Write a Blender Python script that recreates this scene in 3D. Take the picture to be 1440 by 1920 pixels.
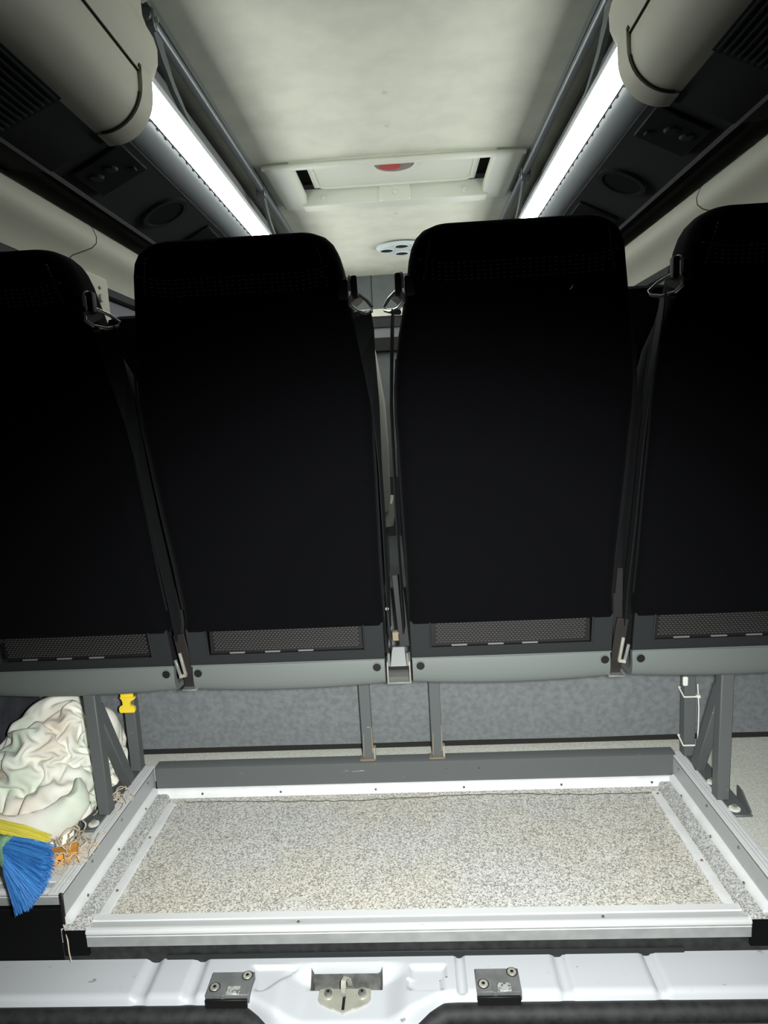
import bpy, bmesh, math, random
from mathutils import Vector, Matrix, noise
random.seed(7)
R = math.radians
for o in list(bpy.data.objects): bpy.data.objects.remove(o)
scene = bpy.context.scene
C = scene.collection

# ------------------------------------------------------------------ camera
def cam_matrix(loc, yaw, pitch, roll):
    cy, sy, cp, sp, cr, sr = math.cos(yaw), math.sin(yaw), math.cos(pitch), math.sin(pitch), math.cos(roll), math.sin(roll)
    f = Vector((-sy*cp, cy*cp, -sp)); rt = Vector((cy, sy, 0)); up = rt.cross(f)
    r2 = rt*cr + up*sr; u2 = up*cr - rt*sr
    m = Matrix((r2, u2, -f)).transposed().to_4x4(); m.translation = loc
    return m
cd = bpy.data.cameras.new('camera'); cam = bpy.data.objects.new('camera', cd); C.objects.link(cam)
cd.sensor_fit = 'HORIZONTAL'; cd.sensor_width = 36; cd.lens = 36*1230/1440; cd.clip_start = .02
cam.matrix_world = cam_matrix(Vector((.045, 0, .93)), .0452, .1422, -.0511)
scene.camera = cam

# ------------------------------------------------------------------ world and lights
w = bpy.data.worlds.new('world'); scene.world = w; w.use_nodes = True
w.node_tree.nodes['Background'].inputs[0].default_value = (.8, .85, .95, 1)
w.node_tree.nodes['Background'].inputs[1].default_value = .015
def area(name, loc, target, sx, sy, power, col, spread=180):
    l = bpy.data.lights.new(name, 'AREA'); l.shape = 'RECTANGLE'; l.size = sx; l.size_y = sy; l.energy = power; l.color = col
    l.spread = R(spread)
    o = bpy.data.objects.new(name, l); C.objects.link(o); o.location = loc
    o.rotation_euler = (Vector(target)-Vector(loc)).to_track_quat('-Z', 'Y').to_euler()
    return o
sl = bpy.data.lights.new('hand_torch', 'SPOT'); sl.energy = 162; sl.color = (.97, 1, .96); sl.spot_size = R(98); sl.spot_blend = 1; sl.shadow_soft_size = .03
so = bpy.data.objects.new('hand_torch', sl); C.objects.link(so); so.location = (.10, .07, .90)
so.rotation_euler = (Vector((.05, 1.36, .0))-so.location).to_track_quat('-Z', 'Y').to_euler()
LED = 20.0
scene.view_settings.view_transform = 'Standard'; scene.view_settings.look = 'None'
scene.view_settings.exposure = 0; scene.view_settings.gamma = 1; scene.view_settings.use_curve_mapping = False

# ------------------------------------------------------------------ materials
def mat(name, col, rough=.6, metal=0, spec=.5, noise_scale=0, noise_amt=.2, bump=0, bump_scale=200, emit=None, estr=0, alpha=None, col2=None):
    m = bpy.data.materials.new(name); m.use_nodes = True; nt = m.node_tree; b = nt.nodes['Principled BSDF']
    b.inputs['Base Color'].default_value = (*col, 1); b.inputs['Roughness'].default_value = rough
    b.inputs['Metallic'].default_value = metal; b.inputs['Specular IOR Level'].default_value = spec
    tc = nt.nodes.new('ShaderNodeTexCoord')
    if noise_scale:
        n = nt.nodes.new('ShaderNodeTexNoise'); n.inputs['Scale'].default_value = noise_scale; n.inputs['Detail'].default_value = 5
        r = nt.nodes.new('ShaderNodeValToRGB')
        a = col2 or tuple(max(0, c*(1-noise_amt)) for c in col); z = tuple(min(1, c*(1+noise_amt)) for c in col) if not col2 else col
        r.color_ramp.elements[0].position = .35; r.color_ramp.elements[1].position = .65
        r.color_ramp.elements[0].color = (*a, 1); r.color_ramp.elements[1].color = (*z, 1)
        nt.links.new(tc.outputs['Object'], n.inputs['Vector']); nt.links.new(n.outputs['Fac'], r.inputs['Fac'])
        nt.links.new(r.outputs['Color'], b.inputs['Base Color'])
    if bump:
        n2 = nt.nodes.new('ShaderNodeTexNoise'); n2.inputs['Scale'].default_value = bump_scale; n2.inputs['Detail'].default_value = 3
        bp = nt.nodes.new('ShaderNodeBump'); bp.inputs['Strength'].default_value = bump; bp.inputs['Distance'].default_value = .002
        nt.links.new(tc.outputs['Object'], n2.inputs['Vector']); nt.links.new(n2.outputs['Fac'], bp.inputs['Height'])
        nt.links.new(bp.outputs['Normal'], b.inputs['Normal'])
    if emit:
        b.inputs['Emission Color'].default_value = (*emit, 1); b.inputs['Emission Strength'].default_value = estr
    return m
def speckle(name, cols, scale, rough=.85, tint=None):
    m = mat(name, cols[0], rough, bump=.35, bump_scale=scale*1.2, spec=.2); nt = m.node_tree; b = nt.nodes['Principled BSDF']
    tc = nt.nodes['Texture Coordinate']
    n = nt.nodes.new('ShaderNodeTexVoronoi'); n.inputs['Scale'].default_value = scale
    sep = nt.nodes.new('ShaderNodeSeparateColor')
    r = nt.nodes.new('ShaderNodeValToRGB'); e = r.color_ramp.elements
    e[0].position = .12; e[0].color = (*cols[1], 1); e[1].position = .9; e[1].color = (*cols[2], 1)
    x = e.new(.45); x.color = (*cols[0], 1)
    nt.links.new(tc.outputs['Object'], n.inputs['Vector']); nt.links.new(n.outputs['Color'], sep.inputs[0]); nt.links.new(sep.outputs[0], r.inputs['Fac'])
    out = r.outputs['Color']
    if tint:
        n3 = nt.nodes.new('ShaderNodeTexNoise'); n3.inputs['Scale'].default_value = 3.2; n3.inputs['Detail'].default_value = 4
        r3 = nt.nodes.new('ShaderNodeValToRGB'); r3.color_ramp.elements[0].position = .4; r3.color_ramp.elements[1].position = .65
        r3.color_ramp.elements[0].color = (1, 1, 1, 1); r3.color_ramp.elements[1].color = (*tint, 1)
        mx = nt.nodes.new('ShaderNodeMix'); mx.data_type = 'RGBA'; mx.blend_type = 'MULTIPLY'; mx.inputs[0].default_value = 1
        nt.links.new(tc.outputs['Object'], n3.inputs['Vector']); nt.links.new(n3.outputs['Fac'], r3.inputs['Fac'])
        nt.links.new(out, mx.inputs[6]); nt.links.new(r3.outputs['Color'], mx.inputs[7]); out = mx.outputs[2]
    nt.links.new(out, b.inputs['Base Color'])
    return m
def scratched(name, base, mark, rough, scale=(6, 60, 60), lo=.62, hi=.72, metal=0, spec=.5, bumpy=0):
    m = mat(name, base, rough, metal, spec); nt = m.node_tree; b = nt.nodes['Principled BSDF']; tc = nt.nodes['Texture Coordinate']
    mp = nt.nodes.new('ShaderNodeMapping'); mp.inputs['Scale'].default_value = scale
    n = nt.nodes.new('ShaderNodeTexNoise'); n.inputs['Scale'].default_value = 1; n.inputs['Detail'].default_value = 8; n.inputs['Roughness'].default_value = .65
    r = nt.nodes.new('ShaderNodeValToRGB'); e = r.color_ramp.elements
    e[0].position = lo; e[1].position = hi; e[0].color = (*base, 1); e[1].color = (*mark, 1)
    nt.links.new(tc.outputs['Object'], mp.inputs[0]); nt.links.new(mp.outputs[0], n.inputs['Vector'])
    nt.links.new(n.outputs['Fac'], r.inputs['Fac']); nt.links.new(r.outputs['Color'], b.inputs['Base Color'])
    return m
def strand(name, a, b):
    m = mat(name, b, .5); nt = m.node_tree
    g = nt.nodes.new('ShaderNodeNewGeometry'); r = nt.nodes.new('ShaderNodeValToRGB')
    r.color_ramp.elements[0].color = (*a, 1); r.color_ramp.elements[1].color = (*b, 1)
    nt.links.new(g.outputs['Random Per Island'], r.inputs['Fac']); nt.links.new(r.outputs['Color'], nt.nodes['Principled BSDF'].inputs['Base Color'])
    return m
M = dict(
    fabric=mat('black_fabric', (.0024, .0024, .0031), 1, spec=.06, bump=.25, bump_scale=900),
    fabric_side=mat('charcoal_fabric', (.008, .008, .0095), 1, spec=.08, bump=.25, bump_scale=900),
    thread=mat('grey_thread', (.10, .092, .10), .9, spec=.2),
    webbing=mat('belt_webbing', (.009, .0095, .0105), .8, spec=.2, bump=.3, bump_scale=700),
    shell=mat('dark_shell_plastic', (.017, .019, .020), .6, spec=.3, bump=.1, bump_scale=1200),
    rim=mat('grey_rim_plastic', (.13, .145, .14), .55, spec=.4, bump=.1, bump_scale=1200),
    hole=mat('black_rubber', (.006, .006, .006), .6, spec=.3),
    meshwire=mat('pocket_mesh', (.062, .057, .058), .7),
    steel=mat('worn_steel', (.20, .20, .19), .5, .4, noise_scale=40, noise_amt=.3),
    chrome=mat('bright_steel', (.45, .47, .45), .35, .7),
    darksteel=scratched('grey_painted_steel', (.10, .108, .11), (.32, .32, .30), .5, (14, 14, 60), .66, .70),
    brown=mat('brown_steel', (.013, .010, .009), .5),
    tan=mat('tan_pad', (.22, .18, .12), .8),
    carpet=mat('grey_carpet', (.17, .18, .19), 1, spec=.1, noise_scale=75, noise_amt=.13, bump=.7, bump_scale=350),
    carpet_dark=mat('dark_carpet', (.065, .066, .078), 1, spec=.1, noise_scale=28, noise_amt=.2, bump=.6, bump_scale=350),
    tray=speckle('speckled_tray_carpet', (.47, .455, .42), 420, tint=(1, .97, .90)) if False else None,
    alu=scratched('brushed_aluminium', (.74, .75, .76), (.42, .42, .42), .38, (8, 90, 90), .64, .74, .15),
    aludull=scratched('dull_aluminium', (.46, .47, .48), (.28, .28, .28), .5, (8, 90, 90), .6, .75, .1),
    aluface=mat('dull_aluminium_face', (.30, .305, .305), .5, .1, noise_scale=30, noise_amt=.1),
    white=mat('white_plastic_strip', (.78, .79, .80), .45, noise_scale=20, noise_amt=.06),
    sill=scratched('silver_painted_sill', (.50, .515, .545), (.2, .2, .21), .4, (40, 70, 40), .66, .73, 0, .5),
    blackseal=mat('black_door_seal', (.012, .012, .013), .7, noise_scale=60, noise_amt=.5),
    blacktrim=mat('black_trim_panel', (.0035, .0035, .004), .9, spec=.1),
    headliner=mat('headliner_fabric', (.66, .66, .56), .95, spec=.1, noise_scale=9, noise_amt=.05, bump=.2, bump_scale=500),
    cream=mat('cream_plastic', (.60, .59, .485), .6, spec=.35, bump=.06, bump_scale=700),
    hatch=mat('hatch_plastic', (.66, .67, .58), .5, spec=.4),
    racktube=mat('grey_rack_tube', (.22, .24, .25), .35, .5),
    rackpanel=mat('dark_rack_panel', (.034, .034, .036), .8, spec=.2, bump=.1, bump_scale=600),
    rackprof=mat('satin_rack_profile', (.58, .62, .64), .42, .25),
    rackback=mat('grey_rack_lining', (.24, .235, .24), .9, spec=.1),
    console=mat('black_console', (.008, .008, .010), .6, spec=.2),
    edge=mat('grey_edge_strip', (.16, .15, .16), .5),
    dark=mat('dark_gap', (.010, .010, .008), .9),
    seam=mat('seam_shadow_gap', (.08, .075, .05), .9),
    endwall=mat('grey_bulkhead', (.115, .125, .12), .8, noise_scale=12, noise_amt=.06),
    greyseat=mat('grey_front_seat_fabric', (.30, .30, .26), .95),
    glass=mat('outside_light_glass', (.22, .22, .24), .15, spec=.5),  # pale grey stands in for outside light in the panes
    red=mat('red_lens', (.42, .05, .05), .35),
    lensgrey=mat('smoked_lens', (.22, .18, .17), .35),
    ventwhite=mat('white_vent_plastic', (.62, .68, .68), .45),
    yellow=mat('yellow_plastic', (.95, .72, .05), .45),
    tie=mat('white_cable_tie', (.80, .80, .76), .5),
    sack=None,
    fringe=mat('jute_fringe', (.56, .47, .36), .9, noise_scale=120, noise_amt=.25),
    green=mat('green_stripe_cloth', (.25, .62, .42), .9),
    ferrule=mat('green_broom_ferrule', (.22, .40, .26), .45, noise_scale=40, noise_amt=.3),
    blue=strand('blue_bristle', (.010, .07, .28), (.07, .30, .72)),
    bryellow=strand('yellow_bristle', (.52, .44, .03), (.90, .82, .15)),
    orange=mat('orange_wood', (.62, .27, .035), .55, noise_scale=30, noise_amt=.3),
    block=mat('grey_buffer_plastic', (.13, .135, .135), .5, spec=.4, noise_scale=40, noise_amt=.15),
    galv=mat('zinc_plated_steel', (.50, .49, .42), .42, .55, noise_scale=25, noise_amt=.15),
    worn=scratched('worn_bright_metal', (.55, .55, .54), (.12, .12, .12), .4, (200, 200, 200), .5, .6, .4),
    knob=mat('cream_knob', (.50, .50, .42), .4),
)
M['tray'] = speckle('speckled_tray_carpet', (.46, .445, .41), 430, tint=(1, .965, .90)) if False else None
def speck3(a, mid, c, scale, name, tint=None): return speckle(name, [mid, a, c], scale, tint=tint)
M['tray'] = speck3((.27, .265, .26), (.56, .55, .52), (.78, .77, .75), 400, 'speckled_tray_carpet', (1, .96, .87))
M['ledge'] = speck3((.26, .255, .25), (.45, .45, .44), (.66, .66, .65), 420, 'speckled_ledge_carpet')
M['plat'] = speck3((.52, .515, .48), (.62, .62, .575), (.70, .70, .655), 420, 'pale_platform_vinyl', (.97, .98, .92))
def cloth_mat():
    m = mat('washed_sack_cloth', (.74, .74, .66), .95, spec=.1, bump=.35, bump_scale=700); nt = m.node_tree; b = nt.nodes['Principled BSDF']
    tc = nt.nodes['Texture Coordinate']
    n = nt.nodes.new('ShaderNodeTexNoise'); n.inputs['Scale'].default_value = 7; n.inputs['Detail'].default_value = 3
    r = nt.nodes.new('ShaderNodeValToRGB'); e = r.color_ramp.elements
    e[0].position = .36; e[0].color = (.66, .74, .62, 1); e[1].position = .66; e[1].color = (.80, .72, .61, 1); x = e.new(.5); x.color = (.88, .87, .80, 1)
    nt.links.new(tc.outputs['Object'], n.inputs['Vector']); nt.links.new(n.outputs['Fac'], r.inputs['Fac']); nt.links.new(r.outputs['Color'], b.inputs['Base Color'])
    return m
M['sack'] = cloth_mat()
for k_ in ('fabric', 'fabric_side'):
    b_ = M[k_].node_tree.nodes['Principled BSDF']; b_.inputs['Sheen Weight'].default_value = .02; b_.inputs['Sheen Roughness'].default_value = .35
for k in M:
    if isinstance(M[k], str) or M[k] is None: raise RuntimeError(k)
LEDM = mat('led_diffuser', (.9, .9, .9), .5, emit=(.95, 1, .98), estr=LED)

# ------------------------------------------------------------------ mesh helpers
class MB:
    def __init__(s): s.v = []; s.f = []; s.smooth = []; s.wn = False
    def add(s, vs, fs, smooth=False):
        b = len(s.v); s.v += [tuple(q) for q in vs]; s.f += [tuple(i+b for i in f) for f in fs]; s.smooth += [smooth]*len(fs); return s
    def box(s, a, b, bev=0, seg=2, mtx=None):
        bm = bmesh.new(); bmesh.ops.create_cube(bm, size=1)
        for v in bm.verts: v.co = Vector([(a[i]+b[i])/2+v.co[i]*(b[i]-a[i]) for i in range(3)])
        if bev and seg > 1: s.wn = True
        if bev: bmesh.ops.bevel(bm, geom=bm.edges[:], offset=bev, segments=seg, affect='EDGES', profile=.5)
        if mtx: bmesh.ops.transform(bm, matrix=mtx, verts=bm.verts)
        bm.verts.index_update(); s.add([v.co[:] for v in bm.verts], [[v.index for v in f.verts] for f in bm.faces], bool(bev)); bm.free(); return s
    def beam(s, p, q, wx, wy, bev=.002, up=(0, 1, 0)):
        p, q = Vector(p), Vector(q); d = (q-p); L = d.length; z = d/L
        y = Vector(up); y = (y-z*y.dot(z)).normalized(); x = y.cross(z)
        m = Matrix((x, y, z)).transposed().to_4x4(); m.translation = p
        return s.box((-wx/2, -wy/2, 0), (wx/2, wy/2, L), bev, 1, m)
    def ext(s, prof, axis, a, b, closed=True, smooth=True, caps=True):
        # prof: list of 2D points; axis 0: prof=(y,z); axis 1: prof=(x,z); axis 2: prof=(x,y)
        n = len(prof)
        def P(p, t): return (t, p[0], p[1]) if axis == 0 else ((p[0], t, p[1]) if axis == 1 else (p[0], p[1], t))
        vs = [P(p, a) for p in prof]+[P(p, b) for p in prof]
        fs = [(i, (i+1) % n, n+(i+1) % n, n+i) for i in range(n if closed else n-1)]
        s.add(vs, fs, smooth)
        if closed and caps: s.add(vs, [tuple(range(n))[::-1], tuple(range(n, 2*n))])
        return s
    def loft(s, rings, cap0=True, cap1=True, smooth=True, closed=True):
        n = len(rings[0]); vs = [p for r in rings for p in r]; fs = []
        for k in range(len(rings)-1):
            for i in range(n if closed else n-1): fs.append((k*n+i, k*n+(i+1) % n, (k+1)*n+(i+1) % n, (k+1)*n+i))
        if cap0: fs.append(tuple(range(n))[::-1])
        if cap1: fs.append(tuple(range((len(rings)-1)*n, len(rings)*n)))
        return s.add(vs, fs, smooth)
    def tube(s, pts, r, n=8, caps=True):
        pts = [Vector(p) for p in pts]; rings = []
        rr = r if isinstance(r, (list, tuple)) else [r]*len(pts); u = None
        for i, p in enumerate(pts):
            t = (pts[min(i+1, len(pts)-1)]-pts[max(i-1, 0)]).normalized()
            if u is None:
                u = t.orthogonal().normalized()
            u = (u-t*u.dot(t)).normalized(); v = t.cross(u)
            rings.append([p+(u*math.cos(2*math.pi*k/n)+v*math.sin(2*math.pi*k/n))*rr[i] for k in range(n)])
        return s.loft(rings, caps, caps)
    def strip(s, pts, wdir, width, th=.0015):
        # flat band along pts; wdir per band (vector or list)
        pts = [Vector(p) for p in pts]; rings = []
        for i, p in enumerate(pts):
            t = (pts[min(i+1, len(pts)-1)]-pts[max(i-1, 0)]).normalized()
            wv = Vector(wdir[i] if isinstance(wdir, list) else wdir); wv = (wv-t*wv.dot(t)).normalized(); nn = t.cross(wv)
            W = width[i] if isinstance(width, list) else width
            rings.append([p-wv*W/2-nn*th/2, p+wv*W/2-nn*th/2, p+wv*W/2+nn*th/2, p-wv*W/2+nn*th/2])
        return s.loft(rings, smooth=False)
    def disc(s, c, r, h, axis=2, n=20, r2=None, sx=1, sy=1):
        r2 = r if r2 is None else r2
        def P(a, rad, t):
            x, y = math.cos(a)*rad*sx, math.sin(a)*rad*sy
            d = {2: (x, y, t), 1: (x, t, y), 0: (t, x, y)}[axis]
            return (c[0]+d[0], c[1]+d[1], c[2]+d[2])
        rings = [[P(2*math.pi*k/n, r, 0) for k in range(n)], [P(2*math.pi*k/n, r2, h) for k in range(n)]]
        return s.loft(rings, smooth=False)
    def ring(s, c, r0, r1, h, axis=2, n=28):
        def P(a, rad, t):
            x, y = math.cos(a)*rad, math.sin(a)*rad
            d = {2: (x, y, t), 1: (x, t, y), 0: (t, x, y)}[axis]
            return (c[0]+d[0], c[1]+d[1], c[2]+d[2])
        rr = [(r0, 0), (r1, 0), (r1, h), (r0, h), (r0, 0)]
        rings = [[P(2*math.pi*k/n, a, t) for k in range(n)] for a, t in rr]
        return s.loft(rings, False, False, smooth=False)
    def grid(s, xs, ys, fn, smooth=True):
        nx, ny = len(xs), len(ys)
        vs = [fn(x, y) for y in ys for x in xs]
        return s.add(vs, [(j*nx+i, j*nx+i+1, (j+1)*nx+i+1, (j+1)*nx+i) for j in range(ny-1) for i in range(nx-1)], smooth)
    def mirrored(s, cx):
        r = MB(); r.v = [(2*cx-x, y, z) for x, y, z in s.v]; r.f = [f[::-1] for f in s.f]; r.smooth = s.smooth[:]; r.wn = s.wn; return r
    def build(s, name, m, parent=None, fix=True):
        me = bpy.data.meshes.new(name); me.from_pydata(s.v, [], s.f)
        me.polygons.foreach_set('use_smooth', s.smooth)
        if fix:
            bm = bmesh.new(); bm.from_mesh(me); bmesh.ops.recalc_face_normals(bm, faces=bm.faces); bm.to_mesh(me); bm.free()
        if any(s.smooth): me.set_sharp_from_angle(angle=R(40))
        me.materials.append(m); me.update()
        o = bpy.data.objects.new(name, me); C.objects.link(o)
        if s.wn: wnm = o.modifiers.new('wn', 'WEIGHTED_NORMAL'); wnm.keep_sharp = True
        if parent:
            o.parent = parent
            if parent.type == 'EMPTY' or True:
                o.matrix_parent_inverse = WM(parent).inverted()
        return o
def WM(o):
    m = Matrix.LocRotScale(o.location, o.rotation_euler, o.scale)
    return (WM(o.parent) @ o.matrix_parent_inverse @ m) if o.parent else m
def tag(o, label=None, cat=None, group=None, kind=None):
    if label: o['label'] = label
    if cat: o['category'] = cat
    if group: o['group'] = group
    if kind: o['kind'] = kind
    return o
def thing(name, loc, label, cat, group=None, kind=None):
    o = bpy.data.objects.new(name, None); C.objects.link(o); o.location = loc; o.empty_display_size = .05
    return tag(o, label, cat, group, kind)
def struct(name, mb, m, label=None, cat=None, parent=None):
    o = mb.build(name, m, parent)
    if not parent: o['kind'] = 'structure'
    return tag(o, label, cat)
def screw(c, r, parent, m, axis=2, name='screw', h=.002, sgn=1):
    k = MB().disc(c, r, h*sgn, axis, 12, r*.75).build(name, m, parent)
    d = [c[0], c[1], c[2]]; d[axis] += h*sgn*.9
    MB().disc(d, r*.38, h*.25*sgn, axis, 6).build('screw_socket', M['hole'], k)
    return k
def smooth01(t): t = max(0, min(1, t)); return t*t*(3-2*t)

CX = .0175     # centre plane of the roof fittings

# ================================================================== SETTING
# ---- floor tray
xs = [-.64+i*.02 for i in range(66)]
tray = struct('floor', MB().box((-.66, 1.0975, -.03), (.668, 1.56, 0)), M['tray'], 'speckled beige-grey carpet floor of the recessed luggage tray', 'floor')
crack = MB()
pts = []; x = -.56
while x < .60:
    pts.append((x, 1.502+.006*math.sin(x*9)+random.uniform(-.003, .003), .0005)); x += .018
crack.tube(pts, .0011, 5); crack.build('carpet_crack', M['seam'], tray)
# side ledges of the tray (carpet over a raised strip)
def ledge(x0, x1, name, lab, sgn):
    # sgn +1: free (inner) edge at x1
    p = [(x0, .001), (x0, .013), (x1-.006*sgn, .013), (x1-.002*sgn, .0105), (x1, .006), (x1+.003*sgn, .001)]
    return struct(name, MB().ext(p, 1, 1.0915, 1.528), M['ledge'], lab, 'floor')
ledge(-.648, -.606, 'trim_1', 'speckled carpet ledge along the left side of the tray', 1)
ledge(.652, .616, 'trim_2', 'speckled carpet ledge along the right side of the tray', -1)
def flatstrip(x0, x1, name, lab, ends):
    o = struct(name, MB().ext([(x0, .0005), (x0+.001, .004), ((x0+x1)/2, .0052), (x1-.001, .004), (x1, .0005)], 1, 1.128, 1.498), M['white'], lab, 'trim')
    for y in ends: screw(((x0+x1)/2, y, .005), .0032, o, M['tan'])
flatstrip(-.602, -.581, 'trim_3', 'flat white strip screwed down beside the left carpet ledge', (1.19, 1.36))
flatstrip(.590, .610, 'trim_4', 'flat white strip screwed down beside the right carpet ledge', (1.245, 1.485))
# front aluminium step profile of the tray
def step_profile(x0, x1, dy, dz, name, lab, depth=.030):
    o = thing(name, ((x0+x1)/2, 1.09+dy, dz), lab, 'trim', kind='structure')
    def e(p, nm, m): return MB().ext([(y+dy, z+dz) for y, z in p], 0, x0, x1).build(nm, m, o)
    e([(1.1285, .0005), (1.1265, .0052), (1.112, .0042), (1.1105, .0005)], 'upper_lip', M['alu'])
    e([(1.1105, -.004), (1.1105, .0022), (1.0945, .0010), (1.0945, -.004)], 'groove_insert', M['aludull'])
    e([(1.0945, -.004), (1.0945, .0042), (1.0885, .0045), (1.0855, .0030), (1.0845, -.0005), (1.0855, -.004)], 'nose_lip', M['alu'])
    e([(1.0865, -.004), (1.0865, -depth), (1.094, -depth), (1.094, -.004)], 'front_face', M['aluface'])
    e([(1.0862, -.0075), (1.0852, -.0080), (1.0852, -.0088), (1.0862, -.0092)], 'face_bead', M['alu'])
    return o
fp = step_profile(-.606, .620, 0, 0, 'trim_5', 'aluminium step edge across the front of the tray')
for x in (-.205, .36): screw((x, 1.102, .0018), .0032, fp, M['steel'])
# platforms on both sides, at the height of the rail
struct('floor_left', MB().box((-.97, 1.118, .03), (-.665, 1.625, .070)), M['plat'], 'pale grey vinyl platform left of the tray under the sack', 'floor')
struct('floor_right', MB().box((.672, 1.118, .03), (.99, 1.625, .070)), M['plat'], 'pale grey vinyl platform right of the tray', 'floor')
struct('floor_front', MB().box((-.665, 1.557, .03), (.672, 1.625, .070)), M['plat'], 'narrow pale vinyl ledge in front of the carpeted partition', 'floor')
step_profile(-.99, -.653, .019, .070, 'trim_6', 'aluminium edge of the left platform above the black side panel', .026)
step_profile(.676, .99, .019, .070, 'trim_7', 'aluminium edge of the right platform at the frame edge', .026)
# side rails : ribbed flange, vertical face and a white quarter-round at the foot
def side_rail(mir, name, lab):
    o = thing(name, (-.66, 1.3, 0), lab, 'trim', kind='structure')
    def B(mb, nm, m): return (mb.mirrored(.004) if mir else mb).build(nm, m, o)
    prof = [(-.6765, .0700), (-.6765, .0735), (-.6755, .0755)]
    x = -.6745
    for k in range(3):
        prof += [(x, .0755), (x+.0045, .0755), (x+.0052, .0735), (x+.0068, .0735), (x+.0075, .0755)]; x += .0075
    prof += [(-.6500, .0755), (-.6475, .0735), (-.6475, .070)]
    B(MB().ext(prof, 1, 1.098, 1.553), 'ribbed_flange', M['alu'])
    B(MB().ext([(-.6495, .012), (-.6495, .072), (-.6475, .072), (-.6475, .012)], 1, 1.096, 1.545), 'upright_face', M['aludull'])
    q = [(-.6475, .012), (-.6475, .0275)]+[(-.6475+.013*math.sin(a), .0135+.014*math.cos(a)) for a in [i*math.pi/12 for i in range(1, 7)]]
    B(MB().ext(q, 1, 1.094, 1.53), 'quarter_round', M['white'])
    for y in (1.16, 1.30, 1.45):
        k = MB().disc((-.6345, y, .020), .0030, .002, 0, 10).mirrored(.004) if mir else MB().disc((-.6365, y, .020), .003, .002, 0, 10)
        k.build('screw', M['steel'], o)
        k = MB().disc((-.6475, y+.05, .058), .0032, .0015, 0, 10); k = k.mirrored(.004) if mir else k
        k.build('rivet', M['steel'], o)
    if not mir:
        e = MB().box((-.6535, 1.0935, .010), (-.6465, 1.0975, .076), .001, 1); e.build('rail_end', M['brown'], o)
        t = MB().tube([(-.652, 1.094, .012), (-.648, 1.092, .0), (-.645, 1.09, -.02), (-.642, 1.085, -.04), (-.637, 1.08, -.055)], .0011, 5); t.build('loose_thread', M['fringe'], o)
    return o
side_rail(False, 'trim_8', 'ribbed aluminium rail along the left side of the tray')
side_rail(True, 'trim_9', 'ribbed aluminium rail along the right side of the tray')
# dark steel riser at the far side of the tray, white bead under it
rz = struct('trim_10', MB().ext([(1.535, .020), (1.535, .0765), (1.541, .080), (1.566, .080), (1.566, .0705), (1.557, .0705), (1.557, .020)], 0, -.640, .661), M['darksteel'], 'dark grey steel riser along the far edge of the tray', 'trim')
for x in (-.42, .10, .18, .47): screw((x, 1.535, .056), .004, rz, M['steel'], 1, sgn=-1)
q = [(1.536, .0005), (1.536, .0225)]+[(1.536-.014*math.sin(a), .0015+.021*math.cos(a)) for a in [i*math.pi/12 for i in range(1, 7)]]
wb = struct('trim_11', MB().ext(q, 0, -.640, .655), M['white'], 'white plastic bead at the foot of the dark riser', 'trim')
for x in (-.52, -.32, -.08, .14, .38, .60): screw((x, 1.5235, .012), .0032, wb, M['steel'], 1, sgn=-1)
# partition and side linings below the seats
pf = struct('wall_front', MB().grid([-.985+i*.0396 for i in range(51)], [.088, .10, .15, .2, .25, .3, .35, .4, .45, .5],
    lambda x, z: (x, 1.615+.004*noise.noise((x*3, z*5, 0))-(.006 if .12 < z < .45 else 0), z)), M['carpet'], 'grey felt carpet partition below the seats', 'wall')
struct('baseboard_front', MB().box((-.985, 1.622, .070), (.99, 1.640, .5)), M['dark'], 'dark gap board under the carpet partition', 'trim')
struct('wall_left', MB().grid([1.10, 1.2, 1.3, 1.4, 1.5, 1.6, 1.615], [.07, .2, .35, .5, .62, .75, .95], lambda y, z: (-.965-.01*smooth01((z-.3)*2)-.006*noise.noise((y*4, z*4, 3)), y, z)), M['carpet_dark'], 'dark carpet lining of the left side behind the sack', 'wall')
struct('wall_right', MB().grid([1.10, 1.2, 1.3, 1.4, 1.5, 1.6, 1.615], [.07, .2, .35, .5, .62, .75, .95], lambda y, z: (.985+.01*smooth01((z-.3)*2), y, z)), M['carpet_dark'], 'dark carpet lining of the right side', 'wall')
# black rear corner panels beside the tray
struct('wall_rear_left', MB().box((-1.0, 1.098, -.075), (-.655, 1.116, .0405), .002, 1), M['blacktrim'], 'black panel below the left platform edge', 'panel')
struct('wall_rear_right', MB().box((.668, 1.098, -.075), (1.0, 1.116, .0405), .002, 1), M['blacktrim'], 'black panel below the right platform edge', 'panel')
struct('trim_12', MB().box((-.654, 1.0905, -.052), (-.607, 1.0974, .0008)), M['blacktrim'], 'black block closing the left end of the tray step', 'trim')
struct('trim_13', MB().box((.621, 1.0905, -.052), (.667, 1.0974, .0008)), M['blacktrim'], 'black block closing the right end of the tray step', 'trim')
struct('trim_14', MB().box((-.66, 1.0965, -.075), (.67, 1.108, -.031)), M['blackseal'], 'dark recess under the aluminium step edge', 'trim')

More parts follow.
